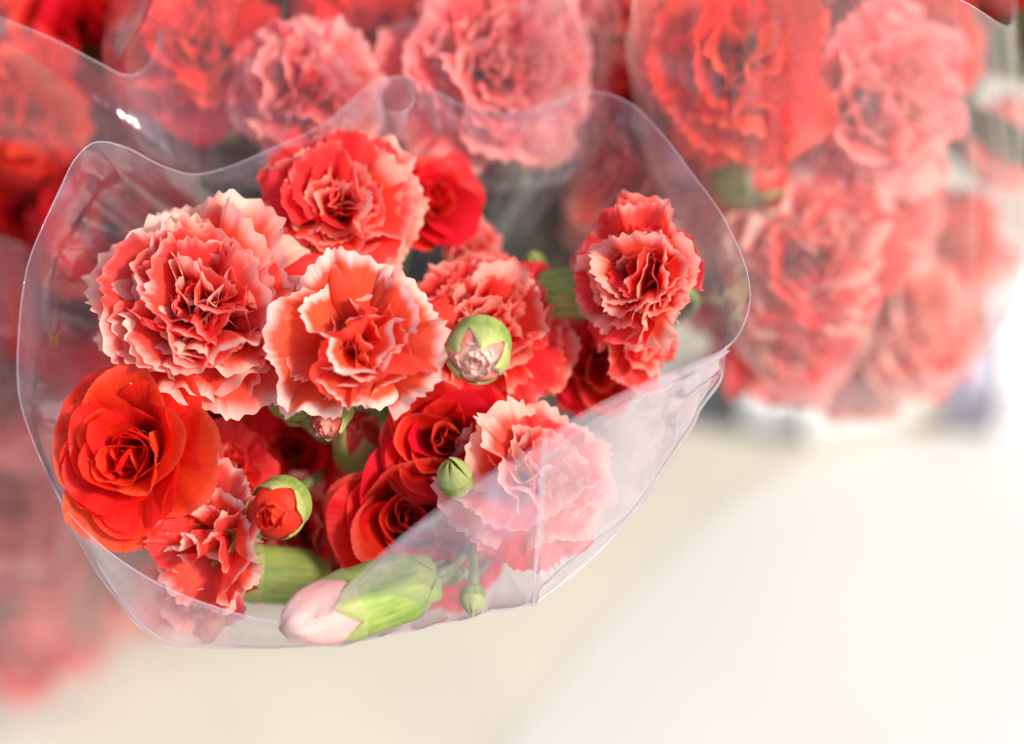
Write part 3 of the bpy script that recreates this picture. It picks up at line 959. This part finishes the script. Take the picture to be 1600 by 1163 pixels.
def catmull_open(C, m):
    C = np.asarray(C)
    K = len(C)
    out = []
    for i in range(K - 1):
        p0, p1, p2, p3 = C[max(i - 1, 0)], C[i], C[i + 1], C[min(i + 2, K - 1)]
        for j in range(m):
            t = j / m
            out.append(0.5 * ((2 * p1) + (p2 - p0) * t + (2 * p0 - 5 * p1 + 4 * p2 - p3) * t * t + (3 * p1 - p0 - 3 * p2 + p3) * t ** 3))
    out.append(C[-1])
    return np.array(out)


def wrap(rings, label, mat, seed, m_loop=7, m_ring=9, wrinkle=.0012, edge_r=.00016, group=None):
    """rings: lists of world points, rim first, each with the same count, running round the bouquet"""
    rng = random.Random(seed)
    loops = [catmull_closed([tuple(p) for p in r], m_loop) for r in rings]
    A = np.stack(loops, 0)                       # ring, loop, xyz
    NL = A.shape[1]
    A = catmull_open(A, m_ring)
    NR = A.shape[0]
    # creases: radial pleats that run from the foot to the rim
    cen = A.mean(axis=1, keepdims=True)
    out = A - cen
    out /= np.linalg.norm(out, axis=2, keepdims=True) + 1e-9
    th = np.linspace(0, 2 * math.pi, NL, endpoint=False)
    v = np.linspace(0, 1, NR)
    w = np.zeros((NR, NL))
    for k in range(14):
        fq = rng.randint(7, 46)
        ph = rng.uniform(0, 6.28)
        tw = rng.uniform(-2.5, 2.5)
        w += np.abs(np.sin(fq / 2 * th[None, :] + ph + tw * v[:, None])) ** .7 * rng.uniform(.3, 1) / (1 + fq / 14)
    w = (w - w.mean()) * wrinkle * (0.25 + np.sin(math.pi * np.clip(v * 1.15, 0, 1)) ** .8)[:, None]
    A = A + out * w[:, :, None]
    root = empty('cellophane_wrap', Vector(cen[-1, 0]), label, 'plastic wrap', group)
    inv = -Vector(cen[-1, 0])
    V = (A + np.array(inv)).reshape(-1, 3)
    # closed loop with a seam so that the UVs run clean
    V = np.concatenate((A, A[:, :1]), axis=1) + np.array(inv)
    U = np.stack(np.meshgrid(np.linspace(0, 1, NL + 1), v), -1).reshape(-1, 2)
    obj('film', mesh_from('film', V.reshape(-1, 3), grid_faces(NR, NL + 1), U), mat, root)
    rim = [Vector(p) + inv for p in A[0]] + [Vector(A[0][0]) + inv]
    obj('cut_edge', tube_mesh('cut_edge', rim, [edge_r] * len(rim), 6, False), M_FILM_EDGE, root)
    return root, inv


def ring_to(rim, axis_pt, k, ddz):
    """inner ring: each rim place drawn towards the bouquet's axis and deeper"""
    return [(x + (axis_pt[0] - x) * k, y + (axis_pt[1] - y) * k, z + ddz) for (x, y, z) in rim]


# main wrap: rim (x, y, depth) paired with the place where the film turns under
MAIN = [
    ((28, 590, .020), (80, 600, .036)),
    ((36, 450, .014), (100, 470, .036)),
    ((58, 375, .010), (125, 400, .038)),
    ((92, 300, .008), (160, 345, .042)),
    ((118, 247, .008), (185, 312, .046)),
    ((152, 222, .010), (210, 300, .060)),
    ((200, 232, .015), (250, 310, .064)),
    ((250, 258, .020), (290, 330, .068)),
    ((300, 273, .026), (335, 340, .072)),
    ((350, 264, .030), (385, 335, .076)),
    ((420, 234, .034), (450, 310, .080)),
    ((500, 198, .038), (520, 280, .084)),
    ((556, 152, .042), (575, 250, .088)),
    ((590, 127, .042), (605, 240, .090)),
    ((640, 122, .044), (645, 240, .092)),
    ((690, 148, .048), (690, 250, .094)),
    ((740, 172, .050), (735, 265, .094)),
    ((800, 178, .050), (790, 275, .092)),
    ((860, 163, .046), (840, 270, .088)),
    ((925, 144, .042), (890, 262, .084)),
    ((985, 162, .037), (940, 280, .080)),
    ((1030, 206, .032), (985, 310, .074)),
    ((1080, 270, .026), (1030, 350, .068)),
    ((1125, 332, .018), (1070, 400, .060)),
    ((1160, 400, .008), (1098, 450, .052)),
    ((1172, 455, .000), (1110, 490, .046)),
    ((1163, 505, -.010), (1112, 530, .038)),
    ((1135, 543, -.020), (1118, 580, .020)),
    ((1080, 570, -.030), (1092, 640, .012)),
    ((1005, 601, -.038), (1052, 710, .008)),
    ((931, 636, -.044), (1000, 790, .006)),
    ((880, 668, -.050), (930, 868, .004)),
    ((852, 690, -.054), (846, 936, .000)),
    ((838, 700, -.055), (826, 946, -.002)),
    ((766, 742, -.054), (770, 958, .000)),
    ((690, 792, -.050), (700, 972, .002)),
    ((620, 846, -.044), (630, 988, .004)),
    ((560, 902, -.036), (575, 1000, .004)),
    ((508, 956, -.028), (525, 1007, .002)),
    ((466, 976, -.022), (470, 1010, .002)),
    ((412, 968, -.020), (410, 1011, .003)),
    ((350, 952, -.018), (330, 1008, .005)),
    ((268, 922, -.014), (262, 1001, .008)),
    ((206, 888, -.010), (208, 962, .010)),
    ((150, 845, -.005), (158, 888, .014)),
    ((98, 788, .002), (112, 806, .022)),
    ((50, 685, .012), (76, 700, .044)),
]
AXM = (610, 640)
r0 = [a for a, b in MAIN]
r1 = [((a[0] + b[0]) / 2, (a[1] + b[1]) / 2, (a[2] + b[2]) / 2 - .003) for a, b in MAIN]
r2 = [b for a, b in MAIN]
r3 = ring_to(r2, AXM, .28, .055)
r4 = ring_to(r2, AXM, .62, .14)
r5 = [(AXM[0] + (x - AXM[0]) * .10, AXM[1] + (y - AXM[1]) * .10, .275) for x, y, z in r2]
r6 = [(AXM[0] + (x - AXM[0]) * .12, AXM[1] + (y - AXM[1]) * .12, .335) for x, y, z in r2]
wm, inv = wrap([[P(*p) for p in r] for r in (r0, r1, r2, r3, r4, r5, r6)], 'clear flared film wrap round the sharp front bouquet', M_FILM, 5)


def film_strip(root, inv, name, c0, c1, mat, m=8):
    """a loose lap of film between two lines of places"""
    A = catmull_open([tuple(P(*p)) for p in c0], m)
    B = catmull_open([tuple(P(*p)) for p in c1], m)
    n = 7
    V = np.concatenate([A + (B - A) * (i / (n - 1)) for i in range(n)]) + np.array(inv)
    U = np.stack(np.meshgrid(np.linspace(0, 1, len(A)), np.linspace(0, 1, n)), -1).reshape(-1, 2)
    o = obj(name, mesh_from(name, V, grid_faces(n, len(A)), U), mat, root)
    rim = [Vector(p) + inv for p in A]
    obj('cut_edge', tube_mesh('cut_edge', rim, [.00016] * len(rim), 6, False), M_FILM_EDGE, root)
    return o


# the rolled lip of the film at the back of the front wrap
roll_pts0, roll_pts1 = [], []
for i in range(15):
    a = -2.2 + i / 14 * 5.6
    r = 29 + 2.0 * i / 14
    roll_pts0.append((618 + r * math.cos(a), 150 - r * math.sin(a) * .92, .043 + .006 * math.sin(a * .9)))
    roll_pts1.append((596 + r * .82 * math.cos(a), 245 - r * math.sin(a) * .5, .075 + .006 * math.sin(a)))
film_strip(wm, inv, 'rolled_lip', roll_pts0, roll_pts1, M_FILM, 3)
# the sealed fold that runs down the front film
fold = [Vector(P(x, y, z)) + inv for x, y, z in ((852, 672, -.0535), (846, 740, -.046), (842, 820, -.030), (836, 890, -.014), (830, 946, -.003))]
obj('crease', tube_mesh('crease', fold, [.0004, .0006, .0006, .0006, .0004], 6), M_FILM_EDGE, wm)
under = catmull_open([tuple(P(*MAIN[i][1])) for i in range(30, 46)], 6)
obj('crease', tube_mesh('crease', [Vector(p) + inv for p in under], [.0003] * len(under), 6), M_FILM_EDGE, wm)


# the printed maker's mark on the left of the film: two strokes, a bar and a dot
for line in (((76, 518), (80, 528), (78, 542)), ((93, 518), (89, 528), (88, 542)), ((80, 527), (85, 527), (89, 527))):
    obj('printed_mark', tube_mesh('printed_mark', [P(x, y, .033) + inv for x, y in line], [.00022] * 3, 6), M_ORANGE, wm)
obj('printed_mark', tube_mesh('printed_mark', [P(84, 533, .033) + inv, P(85, 534, .033) + inv, P(86, 533, .033) + inv], [.0003] * 3, 6), M_ORANGE, wm)

# the overlapping second layer of film on the front
def lap(idx, d, inset, k):
    c0 = [(MAIN[i][0][0] + inset, MAIN[i][0][1] + inset, MAIN[i][0][2] + d) for i in idx]
    c1 = [(MAIN[i][1][0] * k + MAIN[i][0][0] * (1 - k), MAIN[i][1][1] * k + MAIN[i][0][1] * (1 - k), MAIN[i][1][2] * k + MAIN[i][0][2] * (1 - k) + d) for i in idx]
    film_strip(wm, inv, 'film_lap', c0, c1, M_FILM_LAP)


lap(range(27, 39), .003, 5, .985)
lap(range(28, 34), .006, 14, .97)
lap(range(39, 46), .003, 2, .98)


def back_wrap(cols, foot, label, seed, wr=.002, fm=None):
    """cols: (rim, belly, under) places going round; the film then gathers to the foot"""
    a = [P(*c[0]) for c in cols]
    b = [P(*c[1]) for c in cols]
    u = [P(*c[2]) for c in cols]
    c = sum(u, Vector()) / len(u)
    rings = [a, [(p + q) / 2 for p, q in zip(a, b)], b, u]
    for k, s in ((.45, .66), (.8, .26), (.97, .22)):
        cc = c + (foot - c) * k
        rings.append([cc + (p - c) * s for p in u])
    return wrap(rings, label, fm or M_FILM_B, seed, m_loop=16, m_ring=8, wrinkle=wr)


back_wrap([((250, -60, .02), (180, 106, .05), (235, 235, .08)), ((350, -70, -.01), (300, 120, .035), (330, 285, .07)),
           ((470, -70, -.02), (450, 140, .03), (460, 300, .07)), ((600, -70, -.02), (600, 140, .03), (610, 300, .07)),
           ((740, -70, -.02), (760, 140, .035), (770, 300, .075)), ((850, -70, -.01), (880, 130, .045), (880, 290, .08)),
           ((930, -60, .02), (955, 100, .07), (930, 240, .10)), ((930, -120, .08), (960, 20, .14), (930, 150, .20)),
           ((800, -170, .12), (800, -60, .2), (790, 120, .25)), ((600, -190, .13), (600, -90, .22), (600, 110, .26)),
           ((400, -170, .12), (400, -60, .2), (420, 120, .25)), ((250, -120, .08), (190, 20, .14), (250, 150, .2))],
          FOOT_BM, 'scuffed clear film round the middle back bouquet', 21)
back_wrap([((990, -40, .03), (985, 120, .06), (1040, 320, .12)), ((1100, -60, 0), (1100, 220, .035), (1110, 470, .12)),
           ((1230, -60, -.02), (1230, 260, .03), (1200, 610, .13)), ((1380, -40, -.02), (1390, 280, .03), (1350, 640, .14)),
           ((1500, 0, 0), (1530, 280, .05), (1500, 590, .15)), ((1580, 40, .05), (1600, 260, .10), (1570, 470, .18)),
           ((1560, -60, .12), (1570, 80, .2), (1540, 300, .28)), ((1400, -140, .15), (1400, 0, .24), (1380, 250, .3)),
           ((1200, -150, .15), (1200, -20, .24), (1220, 250, .3)), ((1050, -110, .1), (1040, 20, .18), (1090, 250, .26))],
          FOOT_BR, 'hazy clear film round the right back bouquet', 22, .0015, M_FILM_R)
back_wrap([((-150, -20, .06), (-150, 60, .06), (-140, 200, .10)), ((-60, 8, .04), (-60, 50, .055), (-60, 220, .10)),
           ((0, 28, .035), (0, 75, .05), (20, 240, .10)), ((80, 60, .03), (90, 135, .045), (100, 260, .10)),
           ((150, 96, .03), (165, 195, .045), (180, 290, .10)), ((200, 118, .035), (240, 240, .05), (230, 300, .10)),
           ((240, 90, .05), (310, 280, .07), (260, 280, .12)), ((255, 0, .09), (300, 120, .14), (250, 200, .2)),
           ((230, -100, .13), (260, 0, .2), (220, 150, .26)), ((60, -180, .15), (60, -60, .22), (60, 120, .28)),
           ((-120, -150, .12), (-120, -30, .2), (-100, 150, .26))],
          FOOT_BL, 'folded purple-tinged film round the upper left bouquet', 31, .0004)
bucket(FOOT_L, .06, .08, M_BUCKET, 'low dark bucket under the low left bouquet')
back_wrap([((-180, 420, .16), (-200, 560, .18), (-180, 1040, .30)), ((-100, 380, .13), (-100, 600, .14), (-90, 1120, .30)),
           ((-20, 370, .12), (-10, 640, .13), (20, 1140, .31)), ((60, 400, .13), (80, 680, .15), (130, 1100, .33)),
           ((130, 470, .17), (160, 720, .20), (215, 1010, .37)), ((150, 540, .22), (190, 760, .27), (230, 880, .41)),
           ((100, 480, .26), (120, 640, .33), (110, 760, .42)), ((-20, 420, .27), (-20, 560, .36), (-10, 700, .43)),
           ((-140, 430, .24), (-150, 560, .31), (-120, 760, .40))],
          FOOT_L, 'blurred clear film round the low left bouquet', 24)
